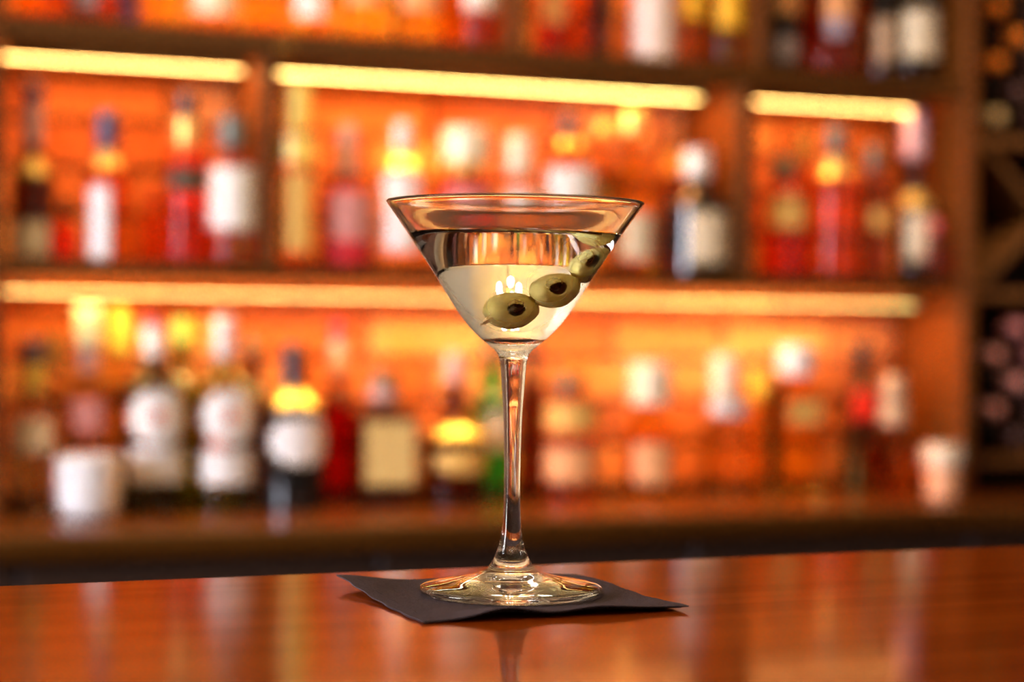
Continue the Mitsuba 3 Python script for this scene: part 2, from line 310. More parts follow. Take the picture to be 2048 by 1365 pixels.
# ------------------------------------------------------------------ bottles: (key, label, group, x, y, z, radius, height, style, glass, cap, neck radius, neck start, body end, extras) in metres
BOTTLES = [
    ('bottle', 'dark brown long-necked bottle with a purple cap, leftmost on the middle shelf', 'bottles on the middle shelf', 0.4258, 2.975, 1.2805, 0.0306, 0.2672, 'round', 'g_dark_brown', (0.2411, 0.2672, 'c_purple', 0.0135), 0.0127, 0.1665, 0.1127, [('ring', 0.1739, 0.2374, 'c_mauve', 1.12), ('ring', 0.1276, 0.153, 'c_gold', 1.0), ('label', 0.0081, 0.0582, 'p_cream', 60, -20)]),
    ('bottle', 'small clear red bottle behind and right of the leftmost dark brown bottle', 'bottles on the middle shelf', 0.4873, 3.055, 1.2805, 0.0224, 0.0982, 'round', 'g_red', (0.0796, 0.0982, 'c_black', 0.01), 0.0085, 0.0673, 0.0518, []),
    ('bottle', 'amber bottle with a navy cap and a tall narrow white label on the middle shelf', 'bottles on the middle shelf', 0.5375, 2.975, 1.2805, 0.0334, 0.2281, 'round', 'g_amber', (0.1789, 0.2281, 'c_navy', 0.0159), 0.0129, 0.1622, 0.1213, [('ring', 0.1425, 0.1698, 'c_gold', 1.0), ('label', 0.0046, 0.1168, 'p_white', 34, -34)]),
    ('bottle', 'small orange bottle low behind the gap right of the white-labelled amber bottle', 'bottles on the middle shelf', 0.6253, 3.055, 1.2805, 0.0251, 0.1146, 'round', 'g_orange', (0.0989, 0.1146, 'c_red', 0.011), 0.0094, 0.0871, 0.0714, []),
    ('bottle', 'red aperitif bottle with a bright gold neck and a dark slanted label', 'bottles on the middle shelf', 0.6621, 2.995, 1.2805, 0.0325, 0.2649, 'round', 'g_red', (0.2371, 0.2649, 'c_black', 0.0101), 0.0132, 0.1899, 0.155, [('ring', 0.186, 0.2278, 'c_gold', 1.35), ('label', 0.1148, 0.1457, 'p_dark_green', 60, 0)]),
    ('bottle', 'orange-red bottle with a grey-green cap and a large white label beside the divider', 'bottles on the middle shelf', 0.723, 2.947, 1.2805, 0.037, 0.2273, 'round', 'g_red_orange', (0.1835, 0.2273, 'c_grey_green', 0.0223), 0.0169, 0.1758, 0.1497, [('label', 0.0527, 0.1497, 'p_white', 76, -12)]),
    ('bottle', 'tall slim golden bottle with yellow cap and collar, just right of the left divider', 'bottles on the middle shelf', 0.8212, 2.935, 1.2805, 0.0264, 0.285, 'tall', 'g_amber', (0.213, 0.285, 'c_yellow', 0.0217), 0.0147, 0.1805, 0.1533, [('ring', 0.1572, 0.2006, 'c_yellow', 2.2), ('label', 0.0215, 0.1448, 'p_golden', 70, 0)]),
    ('bottle', 'crimson bottle with a round pale pink label and pale pink neck', 'bottles on the middle shelf', 0.9147, 2.975, 1.2805, 0.0421, 0.2273, 'round', 'g_crimson', (0.1876, 0.2273, 'c_pink', 0.0159), 0.0151, 0.1384, 0.1178, [('ring', 0.1479, 0.1876, 'c_pink', 1.1), ('label', 0.0431, 0.1178, 'p_pink', 62, 0), ('label', 0.009, 0.0368, 'p_crimson', 75, 0)]),
    ('bottle', 'pale bottle with a long white label just behind the left rim of the martini glass', 'bottles on the middle shelf', 1.0077, 2.975, 1.2805, 0.0386, 0.2358, 'round', 'g_clear_amber', (0.1949, 0.2358, 'c_silver', 0.0145), 0.0137, 0.1836, 0.1515, [('ring', 0.1596, 0.19, 'c_gold', 1.3), ('label', 0.0271, 0.1515, 'p_white', 48, -24)]),
    ('bottle', 'red bottle with a wide cream cap seen over the martini glass', 'bottles on the middle shelf', 1.1167, 2.975, 1.2805, 0.0448, 0.2305, 'round', 'g_red', (0.1785, 0.2305, 'c_cream', 0.0391), 0.0203, 0.1679, 0.146, [('ring', 0.1557, 0.1769, 'c_gold', 1.1), ('label', 0.0337, 0.1313, 'p_pink', 60, 0)]),
    ('bottle', 'golden bottle with a tall cream cap and white label, directly above the martini glass', 'bottles on the middle shelf', 1.2099, 2.975, 1.2805, 0.0313, 0.2234, 'round', 'g_gold', (0.1634, 0.2234, 'c_cream', 0.0239), 0.0156, 0.1577, 0.1379, [('label', 0.036, 0.1346, 'p_white', 58, -10)]),
    ('bottle', 'golden bottle with a small black stopper and a broad white label', 'bottles on the middle shelf', 1.3004, 2.975, 1.2805, 0.0441, 0.2608, 'cone', 'g_gold', (0.2309, 0.2608, 'c_black', 0.01), 0.0141, 0.2226, 0.1753, [('ring', 0.2076, 0.2209, 'c_gold', 1.1), ('label', 0.0548, 0.1728, 'p_white', 66, -14)]),
    ('bottle', 'very slim tall yellow bottle behind the right rim of the martini glass', 'bottles on the middle shelf', 1.396, 3.05, 1.2805, 0.0189, 0.2674, 'tall', 'g_gold', (0.2469, 0.2674, 'c_yellow', 0.0103), 0.0094, 0.1886, 0.1526, [('ring', 0.1268, 0.15, 'c_olive', 2.1)]),
    ('bottle', 'tall gold bottle with a gold cap and cream label right of the martini rim', 'bottles on the middle shelf', 1.43, 3.0, 1.2805, 0.0365, 0.278, 'round', 'g_gold', (0.2416, 0.278, 'c_gold', 0.0221), 0.0204, 0.1949, 0.1508, [('label', 0.025, 0.1015, 'p_cream', 62, -10)]),
    ('bottle', 'small orange bottle tucked behind the squat black bottle', 'bottles on the middle shelf', 1.533, 3.055, 1.2805, 0.0244, 0.2136, 'round', 'g_orange', (0.177, 0.2136, 'c_orange', 0.0192), 0.0131, 0.1639, 0.1421, [('label', 0.0985, 0.1334, 'p_pink', 60, 0)]),
    ('bottle', 'squat black bottle with a white cap and cream label, just left of the right divider', 'bottles on the middle shelf', 1.5285, 2.955, 1.2805, 0.0535, 0.2128, 'round', 'g_black', (0.167, 0.2128, 'c_white', 0.0204), 0.0238, 0.1517, 0.1127, [('label', 0.0194, 0.1059, 'p_cream', 46, 8)]),
    ('bottle', 'red bottle with a dark green cap and yellow label, leftmost in the right bay', 'bottles on the middle shelf', 1.7095, 2.975, 1.2805, 0.0418, 0.2063, 'round', 'g_red', (0.1733, 0.2063, 'c_grey_green', 0.0209), 0.0183, 0.1594, 0.135, [('label', 0.0846, 0.1333, 'p_golden', 70, 0)]),
    ('bottle', 'thin olive-capped amber bottle behind the yellow-labelled red bottle in the right bay', 'bottles on the middle shelf', 1.7931, 3.055, 1.2805, 0.0215, 0.2659, 'round', 'g_amber', (0.2139, 0.2659, 'c_olive', 0.0135), 0.0108, 0.1915, 0.1646, []),
    ('bottle', 'orange-red bottle with a grey cap and gold collar in the middle of the right bay', 'bottles on the middle shelf', 1.8127, 2.975, 1.2805, 0.0431, 0.266, 'round', 'g_red_orange', (0.2265, 0.266, 'c_grey_green', 0.0167), 0.0167, 0.2071, 0.1596, [('ring', 0.1772, 0.2107, 'c_gold', 1.5)]),
    ('bottle', 'slim brown bottle with an olive cap in the right bay', 'bottles on the middle shelf', 1.892, 2.975, 1.2805, 0.0266, 0.237, 'round', 'g_brown', (0.1962, 0.237, 'c_olive', 0.0151), 0.0124, 0.1856, 0.1572, [('label', 0.0879, 0.1234, 'p_golden', 60, 20)]),
    ('bottle', 'tall dark bottle with a long silvery pink cap, rightmost on the middle shelf', 'bottles on the middle shelf', 1.9762, 2.975, 1.2805, 0.0341, 0.3007, 'round', 'g_dark_brown', (0.2228, 0.3007, 'c_mauve', 0.0206), 0.0161, 0.1637, 0.1217, [('ring', 0.1279, 0.1584, 'c_gold', 1.3), ('label', 0.0347, 0.1172, 'p_cream', 50, -8)]),
    ('bottle', 'small red bottle standing against the right end panel of the middle shelf', 'bottles on the middle shelf', 1.9903, 2.925, 1.2805, 0.0186, 0.1064, 'round', 'g_red', (0.0869, 0.1064, 'c_red', 0.0106), 0.0089, 0.0727, 0.0577, []),
    ('bottle', 'clear bottle with navy cap and yellow neck band, leftmost on the back counter', 'bottles on the back counter', 0.4283, 2.975, 0.9, 0.0337, 0.2629, 'round', 'g_clear', (0.2315, 0.2629, 'c_navy', 0.0165), 0.0157, 0.1806, 0.1521, [('ring', 0.1865, 0.2292, 'c_yellow', 1.15), ('label', 0.0966, 0.1468, 'p_cream', 64, -10)]),
    ('bottle', 'clear bottle with an olive gold cap behind the leftmost bottle of the back counter', 'bottles on the back counter', 0.4723, 3.06, 0.9, 0.0239, 0.2699, 'round', 'g_clear', (0.2196, 0.2699, 'c_olive', 0.0147), 0.0131, 0.1887, 0.1655, []),
    ('bottle', 'clear pinkish bottle with a bright cream cap standing behind the white tumbler', 'bottles on the back counter', 0.5148, 3.005, 0.9, 0.0336, 0.3151, 'round', 'g_clear', (0.254, 0.3151, 'c_cream', 0.0206), 0.0153, 0.2096, 0.1775, [('ring', 0.2173, 0.254, 'c_mauve', 1.05), ('label', 0.124, 0.1714, 'p_pink', 50, -10)]),
    ('bottle', 'clear bottle with a golden yellow cap behind and right of the cream-capped bottle', 'bottles on the back counter', 0.5723, 3.06, 0.9, 0.0282, 0.316, 'round', 'g_clear_amber', (0.2433, 0.316, 'c_yellow', 0.0149), 0.0125, 0.2002, 0.1689, []),
    ('bottle', 'dark green vermouth bottle with two white labels and a red-topped white cap', 'bottles on the back counter', 0.61, 2.975, 0.9, 0.0467, 0.2986, 'round', 'g_dark_green', (0.2412, 0.2986, 'c_white', 0.0168), 0.0153, 0.232, 0.1783, [('capt', 0.2871, 0.3009, 'c_red', 0.0176), ('round', 0.1063, 0.1891, 'p_white', 62, 0), ('dot', 0.1354, 0.1607, 'p_rose', 12, 0), ('label', 0.048, 0.1017, 'p_white', 62, 0)]),
    ('bottle', 'green bottle with a bright green cap between the two labelled vermouth bottles', 'bottles on the back counter', 0.672, 3.06, 0.9, 0.0332, 0.2984, 'round', 'g_green', (0.2619, 0.2984, 'c_green', 0.015), 0.0135, 0.2199, 0.1764, []),
    ('bottle', 'green vermouth bottle with a silvery cap and a red bar across its pale label', 'bottles on the back counter', 0.7199, 2.975, 0.9, 0.0473, 0.3022, 'round', 'g_green', (0.2401, 0.3022, 'c_silver', 0.0171), 0.0155, 0.2323, 0.1779, [('round', 0.1049, 0.1888, 'p_white', 60, 0), ('dot', 0.1344, 0.16, 'p_rose', 12, 0), ('label', 0.0971, 0.1126, 'p_rose', 20, -25), ('label', 0.0426, 0.0955, 'p_white', 60, 0)]),
    ('bottle', 'dark bottle behind the right shoulder of the right vermouth bottle', 'bottles on the back counter', 0.788, 3.06, 0.9, 0.0305, 0.2739, 'round', 'g_dark_brown', (0.2442, 0.2739, 'c_olive', 0.0144), 0.0128, 0.2, 0.1679, []),
    ('bottle', 'black bottle with an oval white label and gold band, right of both vermouths', 'bottles on the back counter', 0.8316, 2.975, 0.9, 0.0503, 0.2578, 'round', 'g_black', (0.2121, 0.2578, 'c_black', 0.0134), 0.0149, 0.1948, 0.1475, [('ring', 0.1617, 0.1885, 'c_gold', 1.5), ('round', 0.0703, 0.146, 'p_white', 66, 0)]),
    ('bottle', 'slim deep red bottle with a pink neck, left of the square whiskey bottle', 'bottles on the back counter', 0.9234, 3.035, 0.9, 0.0235, 0.2979, 'round', 'g_deep_red', (0.2655, 0.2979, 'c_dark_red', 0.0121), 0.0121, 0.1886, 0.1642, [('ring', 0.2088, 0.2639, 'c_pink', 1.1)]),
    ('bottle', 'square dark amber whiskey bottle with a large golden cream label', 'bottles on the back counter', 0.9807, 2.975, 0.9, 0.0505, 0.2146, 'square', 'g_dark_brown', (0.1945, 0.2146, 'c_olive', 0.0232), 0.0208, 0.1609, 0.14, [('ring', 0.1705, 0.1929, 'c_pink', 0.95), ('flat', 0.0357, 0.1368, 'p_gold_cream', 0.82, 0)]),
    ('bottle', 'round-shouldered dark bottle with pale pink neck and gold collar left of the stem', 'bottles on the back counter', 1.1019, 2.975, 0.9, 0.0528, 0.2472, 'round', 'g_dark_brown', (0.2024, 0.2472, 'c_pink', 0.0154), 0.0146, 0.1414, 0.1048, [('ring', 0.1097, 0.1276, 'c_gold', 2.2), ('round', 0.0519, 0.0926, 'p_golden', 60, 0)]),
    ('bottle', 'emerald green bottle with a tan label just left of the martini stem', 'bottles on the back counter', 1.1878, 3.025, 0.9, 0.0366, 0.2591, 'round', 'g_emerald', (0.2216, 0.2591, 'c_olive', 0.0175), 0.0158, 0.1883, 0.1524, [('label', 0.084, 0.1466, 'p_cream', 50, 10)]),
    ('bottle', 'narrow dark brown bottle hidden just right of the martini stem', 'bottles on the back counter', 1.2728, 3.06, 0.9, 0.0195, 0.2591, 'tall', 'g_dark_brown', (0.2294, 0.2591, 'c_black', 0.011), 0.0102, 0.2166, 0.1911, []),
    ('bottle', 'stout amber bottle with a broad yellow label band, first right of the stem', 'bottles on the back counter', 1.3054, 2.975, 0.9, 0.0483, 0.2089, 'round', 'g_red_orange', (0.1856, 0.2089, 'c_olive', 0.0241), 0.0241, 0.1806, 0.1673, [('label', 0.1173, 0.164, 'p_golden', 76, 0), ('label', 0.0356, 0.0923, 'p_peach', 68, -10)]),
    ('bottle', 'amber bottle with a cream cap and peach label, second right of the martini stem', 'bottles on the back counter', 1.456, 2.975, 0.9, 0.0415, 0.2343, 'round', 'g_gold', (0.164, 0.2318, 'c_cream', 0.0356), 0.0246, 0.1496, 0.1216, [('label', 0.0283, 0.0962, 'p_peach', 50, -16)]),
    ('bottle', 'pale tan bottle with a tall cream cap, third right of the martini stem', 'bottles on the back counter', 1.5975, 2.975, 0.9, 0.0387, 0.2451, 'round', 'g_clear_amber', (0.1745, 0.2451, 'c_cream', 0.0241), 0.0189, 0.1417, 0.109, [('label', 0.1417, 0.1676, 'p_white', 60, -10)]),
    ('bottle', 'small golden bottle with a yellow cap behind and right of the pale tan bottle', 'bottles on the back counter', 1.7117, 3.06, 0.9, 0.0258, 0.2126, 'round', 'g_gold', (0.1636, 0.2126, 'c_yellow', 0.0178), 0.0125, 0.1368, 0.1145, []),
    ('bottle', 'square golden bottle with a wide white cap, left of the red-labelled dark bottle', 'bottles on the back counter', 1.7375, 2.975, 0.9, 0.0454, 0.2614, 'square', 'g_gold', (0.2124, 0.2614, 'c_white', 0.0314), 0.0253, 0.2002, 0.1739, [('flat', 0.1249, 0.1669, 'p_golden', 0.7, 0)]),
    ('bottle', 'tall black bottle with a red label near the right end of the back counter', 'bottles on the back counter', 1.925, 3.06, 0.9, 0.0292, 0.2675, 'round', 'g_black', (0.2009, 0.2675, 'c_black', 0.0137), 0.0128, 0.1918, 0.1626, [('label', 0.1242, 0.1826, 'p_red', 62, 0)]),
    ('decanter', 'round-bodied decanter of orange spirit with a pale neck, right of the red-labelled dark bottle', 'bottles on the back counter', 1.9386, 2.975, 0.9, 0.058, 0.2089, 'decanter', 'g_orange', (0.1749, 0.2089, 'c_tan', 0.0205), 0.0196, 0.1079, 0.0542, [('ring', 0.1213, 0.166, 'c_tan', 1.25)]),
    ('bottle', 'clear orange bottle at the left end of the upper shelf', 'bottles on the upper shelf', 0.4381, 2.975, 1.6365, 0.0374, 0.2815, 'round', 'g_orange', (0.2516, 0.2815, 'c_gold', 0.0127), 0.0127, 0.2144, 0.1771, [('label', 0.0652, 0.1473, 'p_cream', 60, 0)]),
    ('bottle', 'slim bottle with a grey lavender label, second on the upper shelf', 'bottles on the upper shelf', 0.5038, 2.995, 1.6365, 0.022, 0.2777, 'round', 'g_dark_brown', (0.2474, 0.2777, 'c_black', 0.0114), 0.0099, 0.202, 0.1718, [('label', 0.0294, 0.1415, 'p_lavender', 60, -10)]),
    ('bottle', 'slim olive bottle, third on the upper shelf', 'bottles on the upper shelf', 0.5416, 3.02, 1.6365, 0.0169, 0.2641, 'round', 'g_brown', (0.2334, 0.2641, 'c_olive', 0.01), 0.0085, 0.1951, 0.1645, []),
    ('bottle', 'slim navy bottle, fourth on the upper shelf', 'bottles on the upper shelf', 0.566, 2.975, 1.6365, 0.0167, 0.2492, 'round', 'g_navy', (0.2265, 0.2492, 'c_black', 0.0091), 0.0076, 0.1886, 0.1583, []),
    ('bottle', 'broad golden bottle without a low label above the left bay of the upper shelf', 'bottles on the upper shelf', 0.6155, 2.975, 1.6365, 0.0306, 0.2922, 'round', 'g_gold', (0.2617, 0.2922, 'c_gold', 0.0138), 0.013, 0.216, 0.1778, [('label', 0.0634, 0.155, 'p_cream', 60, 0)]),
    ('bottle', 'golden bottle with a wide pale cream label reaching its base on the upper shelf', 'bottles on the upper shelf', 0.6979, 2.975, 1.6365, 0.0356, 0.2852, 'round', 'g_gold', (0.2544, 0.2852, 'c_cream', 0.0139), 0.0131, 0.2159, 0.1774, [('label', 0.0271, 0.1466, 'p_cream', 66, -10)]),
    ('bottle', 'plain golden bottle right above the left divider on the upper shelf', 'bottles on the upper shelf', 0.7764, 2.975, 1.6365, 0.032, 0.2931, 'round', 'g_gold', (0.262, 0.2931, 'c_black', 0.0133), 0.0125, 0.2154, 0.1765, [('label', 0.0753, 0.1531, 'p_golden', 60, 0)]),
    ('bottle', 'golden bottle with a narrow white label on the upper shelf', 'bottles on the upper shelf', 0.8531, 2.975, 1.6365, 0.0339, 0.3008, 'round', 'g_gold', (0.2695, 0.3008, 'c_white', 0.0142), 0.0134, 0.2224, 0.1831, [('label', 0.0322, 0.1438, 'p_white', 42, -18)]),
    ('bottle', 'amber bottle right of the narrow white label on the upper shelf', 'bottles on the upper shelf', 0.9404, 2.975, 1.6365, 0.0366, 0.3017, 'round', 'g_gold', (0.27, 0.3017, 'c_red', 0.0143), 0.0135, 0.2224, 0.1827, [('label', 0.0596, 0.1668, 'p_peach', 60, 0)]),
    ('bottle', 'amber bottle with a low tan label on the upper shelf, above the glass', 'bottles on the upper shelf', 1.0305, 2.975, 1.6365, 0.037, 0.3107, 'round', 'g_gold', (0.2786, 0.3107, 'c_gold', 0.0145), 0.0137, 0.2305, 0.1904, [('label', 0.0579, 0.1743, 'p_peach', 60, 0)]),
    ('bottle', 'slim amber bottle squeezed in on the upper shelf left of the pink-bottomed bottle', 'bottles on the upper shelf', 1.1084, 3.045, 1.6365, 0.0174, 0.3089, 'round', 'g_amber', (0.2841, 0.3089, 'c_black', 0.0108), 0.0091, 0.2428, 0.2098, []),
    ('bottle', 'orange-red bottle with a white label next to the upper shelf middle divider', 'bottles on the upper shelf', 1.133, 2.975, 1.6365, 0.031, 0.3129, 'round', 'g_red_orange', (0.2804, 0.3129, 'c_white', 0.0147), 0.0139, 0.2317, 0.1911, [('label', 0.0651, 0.1667, 'p_white', 62, 0)]),
    ('bottle', 'red bottle with a peach label, first right of the upper shelf middle divider', 'bottles on the upper shelf', 1.2642, 2.975, 1.6365, 0.0265, 0.3092, 'round', 'g_red', (0.2763, 0.3092, 'c_black', 0.0124), 0.0116, 0.2268, 0.1938, [('label', 0.0536, 0.1608, 'p_peach', 55, 0)]),
    ('bottle', 'small orange bottle, second right of the upper shelf middle divider', 'bottles on the upper shelf', 1.3142, 2.975, 1.6365, 0.02, 0.2643, 'round', 'g_orange', (0.2395, 0.2643, 'c_black', 0.0108), 0.0092, 0.1897, 0.1565, []),
    ('bottle', 'thin navy bottle, third right of the upper shelf middle divider', 'bottles on the upper shelf', 1.3524, 2.975, 1.6365, 0.0167, 0.2845, 'round', 'g_navy', (0.2595, 0.2845, 'c_black', 0.0092), 0.0075, 0.2095, 0.1762, []),
    ('bottle', 'frosted pinkish white bottle on the upper shelf', 'bottles on the upper shelf', 1.4534, 2.975, 1.6365, 0.0389, 0.3191, 'round', 'g_frosted', (0.2854, 0.3191, 'c_silver', 0.0169), 0.0152, 0.2349, 0.1928, []),
    ('bottle', 'slim bright yellow bottle right of the frosted white one', 'bottles on the upper shelf', 1.5235, 2.975, 1.6365, 0.023, 0.3174, 'round', 'g_yellow', (0.2834, 0.3174, 'c_black', 0.0128), 0.0111, 0.2325, 0.1985, [('label', 0.0795, 0.1645, 'p_yellow', 60, 0)]),
    ('bottle', 'broad bright yellow bottle left of the upper shelf right divider', 'bottles on the upper shelf', 1.5849, 2.96, 1.6365, 0.0291, 0.2906, 'round', 'g_yellow', (0.2608, 0.2906, 'c_black', 0.0137), 0.0128, 0.2353, 0.1927, [('label', 0.0631, 0.1671, 'p_yellow', 62, 0)]),
    ('bottle', 'dark bottle with a lavender label right of the upper shelf right divider', 'bottles on the upper shelf', 1.7066, 2.975, 1.6365, 0.027, 0.3261, 'round', 'g_black', (0.2914, 0.3261, 'c_peach', 0.013), 0.0113, 0.2394, 0.2047, [('label', 0.0208, 0.059, 'p_lavender', 42, -16), ('label', 0.1007, 0.1354, 'p_peach', 60, 0)]),
    ('bottle', 'red bottle with a broad orange label in the right part of the upper shelf', 'bottles on the upper shelf', 1.7969, 2.975, 1.6365, 0.0474, 0.3345, 'round', 'g_red', (0.2995, 0.3345, 'c_red', 0.0167), 0.0158, 0.2383, 0.1945, [('label', 0.0938, 0.1682, 'p_peach', 34, -8), ('label', 0.0631, 0.0929, 'p_lavender', 22, -15)]),
    ('bottle', 'narrow dark bottle with a tan label second from the right on the upper shelf', 'bottles on the upper shelf', 1.9037, 2.975, 1.6365, 0.024, 0.3269, 'round', 'g_black', (0.2915, 0.3269, 'c_black', 0.0116), 0.0098, 0.2383, 0.2029, [('label', 0.0274, 0.1054, 'p_tan', 52, -10)]),
    ('bottle', 'dark bottle with a big cream label, rightmost on the upper shelf', 'bottles on the upper shelf', 1.9748, 2.975, 1.6365, 0.0403, 0.3334, 'round', 'g_dark_brown', (0.2888, 0.3334, 'c_olive', 0.017), 0.0161, 0.2263, 0.1728, [('label', 0.037, 0.1237, 'p_cream', 60, -8)]),
]


def body_profile(r, style, nr, zs, zb, ztop):
    pts = [(0.0, 0.0), (r - 0.005, 0.0), (r - 0.001, 0.0015), (r, 0.005)]
    if style == 'decanter':
        pts = [(0.0, 0.0), (r * 0.72, 0.0)]
        for t in np.linspace(0.08, 0.93, 16):
            a = math.pi * t
            pts.append((max(r * math.sin(a) ** 0.75, nr), zs * (0.5 - 0.5 * math.cos(a))))
        pts.append((nr, zs))
    else:
        pts.append((r, zb))
        for t in np.linspace(0, 1, 12)[1:]:
            if style == 'cone':
                q = t
                rr = r + (nr - r) * q
            else:
                rr = nr + (r - nr) * (0.5 + 0.5 * math.cos(math.pi * t)) ** (0.8 if style != 'square' else 0.45)
            pts.append((rr, zb + (zs - zb) * t))
    pts += [(nr, ztop - 0.002), (nr - 0.001, ztop), (0.0, ztop)]
    return pts


def band(rad, z0, z1, thick=0.0008, n=32):
    zs = np.linspace(z0, z1, 7)
    pr = [(rad(z) - thick, z) for z in zs]
    return lathe([pr[0]] + [(rad(z), z) for z in zs] + pr[::-1], n)


def wrap_label(r, z0, z1, half, yaw, oval=False, lift=0.0005):
    """A paper label bent round a bottle of radius r; it faces -y, turned by yaw degrees."""
    nu, nv = 15, 9
    outer, inner = [], []
    for j in range(nv):
        for i in range(nu):
            u, v = 2 * i / (nu - 1) - 1, 2 * j / (nv - 1) - 1
            if oval:
                u, v = u * math.sqrt(1 - v * v / 2), v * math.sqrt(1 - u * u / 2)
            a = math.radians(-90 + yaw + u * half)
            z = (z0 + z1) / 2 + v * (z1 - z0) / 2
            outer.append(((r + lift) * math.cos(a), (r + lift) * math.sin(a), z))
            inner.append(((r + 0.0001) * math.cos(a), (r + 0.0001) * math.sin(a), z))
    v = np.array(outer + inner)
    o = nu * nv
    f = []
    for j in range(nv - 1):
        for i in range(nu - 1):
            a, b, c, d = j * nu + i, j * nu + i + 1, (j + 1) * nu + i + 1, (j + 1) * nu + i
            f += [[a, b, c], [a, c, d], [o + a, o + c, o + b], [o + a, o + d, o + c]]
    ring = [i for i in range(nu)] + [j * nu + nu - 1 for j in range(1, nv)] + [(nv - 1) * nu + i for i in range(nu - 2, -1, -1)] + [j * nu for j in range(nv - 2, 0, -1)]
    for a, b in zip(ring, ring[1:] + ring[:1]):
        f += [[a, o + a, o + b], [a, o + b, b]]
    return trimesh.Trimesh(v, np.array(f), process=False)


def make_bottle(name, label, group, x, y, z, r, h, style, glass, cap, nr, zs, zb, extras):
    key = thing(name, label, name, group)
    at = T().translate([x, y, z + 0.0002])
    depth = 0.72
    prof = body_profile(r, style, nr, zs, zb, cap[0])
    zz, rr = [p[1] for p in prof[2:-1]], [p[0] for p in prof[2:-1]]
    if style == 'square':
        sq = lambda q: float(np.clip((zs - q) / (zs - zb + 1e-6), 0, 1))
        m = lathe(prof, 48, sq, depth)
    else:
        m = lathe(prof, 48)
    put(key + '__body', m, glass, 40, at)
    c0, c1, cm, cr = cap
    cr = max(cr, nr + 0.0012)
    ck = put(key + '__cap', lathe([(nr + 0.0002, c0 - 0.004), (cr, c0 - 0.003), (cr, c1 - 0.002), (cr - 0.002, c1), (0.0, c1)], 32), cm, 40, at)
    radius = lambda q: float(np.interp(q, zz, rr))
    for e in extras:
        kind, z0, z1, m = e[:4]
        if kind == 'ring':
            put(key + '__collar', band(lambda q: max(radius(q) + 0.0012, nr * e[4]), z0, z1), m, 40, at)
        elif kind == 'label':
            put(key + '__label', wrap_label(r, z0, z1, e[4], e[5]), m, 40, at)
        elif kind == 'round':
            put(key + '__label', wrap_label(r, z0, z1, e[4], e[5], True), m, 40, at)
        elif kind == 'dot':
            put(key + '__label__emblem', wrap_label(r, z0, z1, e[4], e[5], True, 0.0011), m, 40, at)
        elif kind == 'flat':
            put(key + '__label', box(-r * e[4], r * e[4], -r * depth - 0.0014, -r * depth + 0.001, z0, z1, 0.0004), m, False, at)
        elif kind == 'capt':
            put(ck + '__top', lathe([(cr + 0.0006, z0), (cr + 0.0012, z0 + 0.001), (cr + 0.0012, z1), (0.0, z1 + 0.001)], 24), m, 40, at)
    return key


for row in BOTTLES:
    make_bottle(*row)

# white tumbler and small jar on the back counter
cup = thing('tumbler', 'white ceramic tumbler standing before the bottles at the left of the back counter', 'cup')
put(cup + '__body', lathe([(0.0, 0.0), (0.030, 0.0), (0.038, 0.004), (0.045, 0.016), (0.0475, 0.05), (0.048, 0.092), (0.047, 0.0935), (0.0455, 0.092), (0.045, 0.05), (0.040, 0.012), (0.0, 0.008)], 48), 'ceramic_white', 35,
    T().translate([0.4995, 2.905, 0.9002]))
jar = thing('jar', 'small jar with a cream lid at the right end of the back counter', 'jar')
at = T().translate([1.952, 2.84, 0.9002])
put(jar + '__body', lathe([(0.0, 0.0), (0.024, 0.0), (0.029, 0.005), (0.030, 0.05), (0.027, 0.058), (0.0, 0.058)], 40), 'c_peach', 40, at)
put(jar + '__lid', lathe([(0.0, 0.0582), (0.033, 0.0582), (0.036, 0.062), (0.036, 0.090), (0.033, 0.094), (0.0, 0.094)], 40), 'c_cream', 40, at)

# ------------------------------------------------------------------ wine rack at the right
rk = thing('wine_rack', 'dark wooden wine rack beside the right end of the shelving', 'wine rack')
RX0, RX1, RY0, RY1 = 2.075, 2.60, 2.93, 3.12
put(rk + '__back_panel', box(RX0, RX1, RY1 - 0.012, RY1, 0.90, 2.2), 'rack_dark')
put(rk + '__side_panel', box(RX0 - 0.014, RX0, RY0, RY1, 0.90, 2.2, 0.002), 'rack_wood')
put(rk + '__side_panel', box(RX1, RX1 + 0.016, RY0, RY1, 0.90, 2.2, 0.002), 'rack_wood')
for z in (0.955, 1.255, 1.533):
    put(rk + '__board', box(RX0, RX1, RY0, RY1 - 0.012, z - 0.009, z + 0.009, 0.002), 'rack_wood')
for s in (1, -1):
    L = box(-0.19, 0.19, RY0 + 0.004, RY1 - 0.012, -0.006, 0.006, 0.001)
    L.apply_transform(trimesh.transformations.rotation_matrix(s * math.atan2(0.25, 0.28), [0, 1, 0]))
    L.apply_translation((2.235, 0, 1.40))
    put(rk + '__cross_board', L, 'rack_wood')


def wine_bottle(x, z, foil, label, group):
    key = thing('wine_bottle', label, 'wine bottle', group)
    to = T().translate([x, RY1 - 0.014, z]) @ T().rotate([1, 0, 0], 90)
    put(key + '__body', WB_BODY, 'g_black', 40, to)
    put(key + '__capsule', WB_CAP, foil, 40, to)


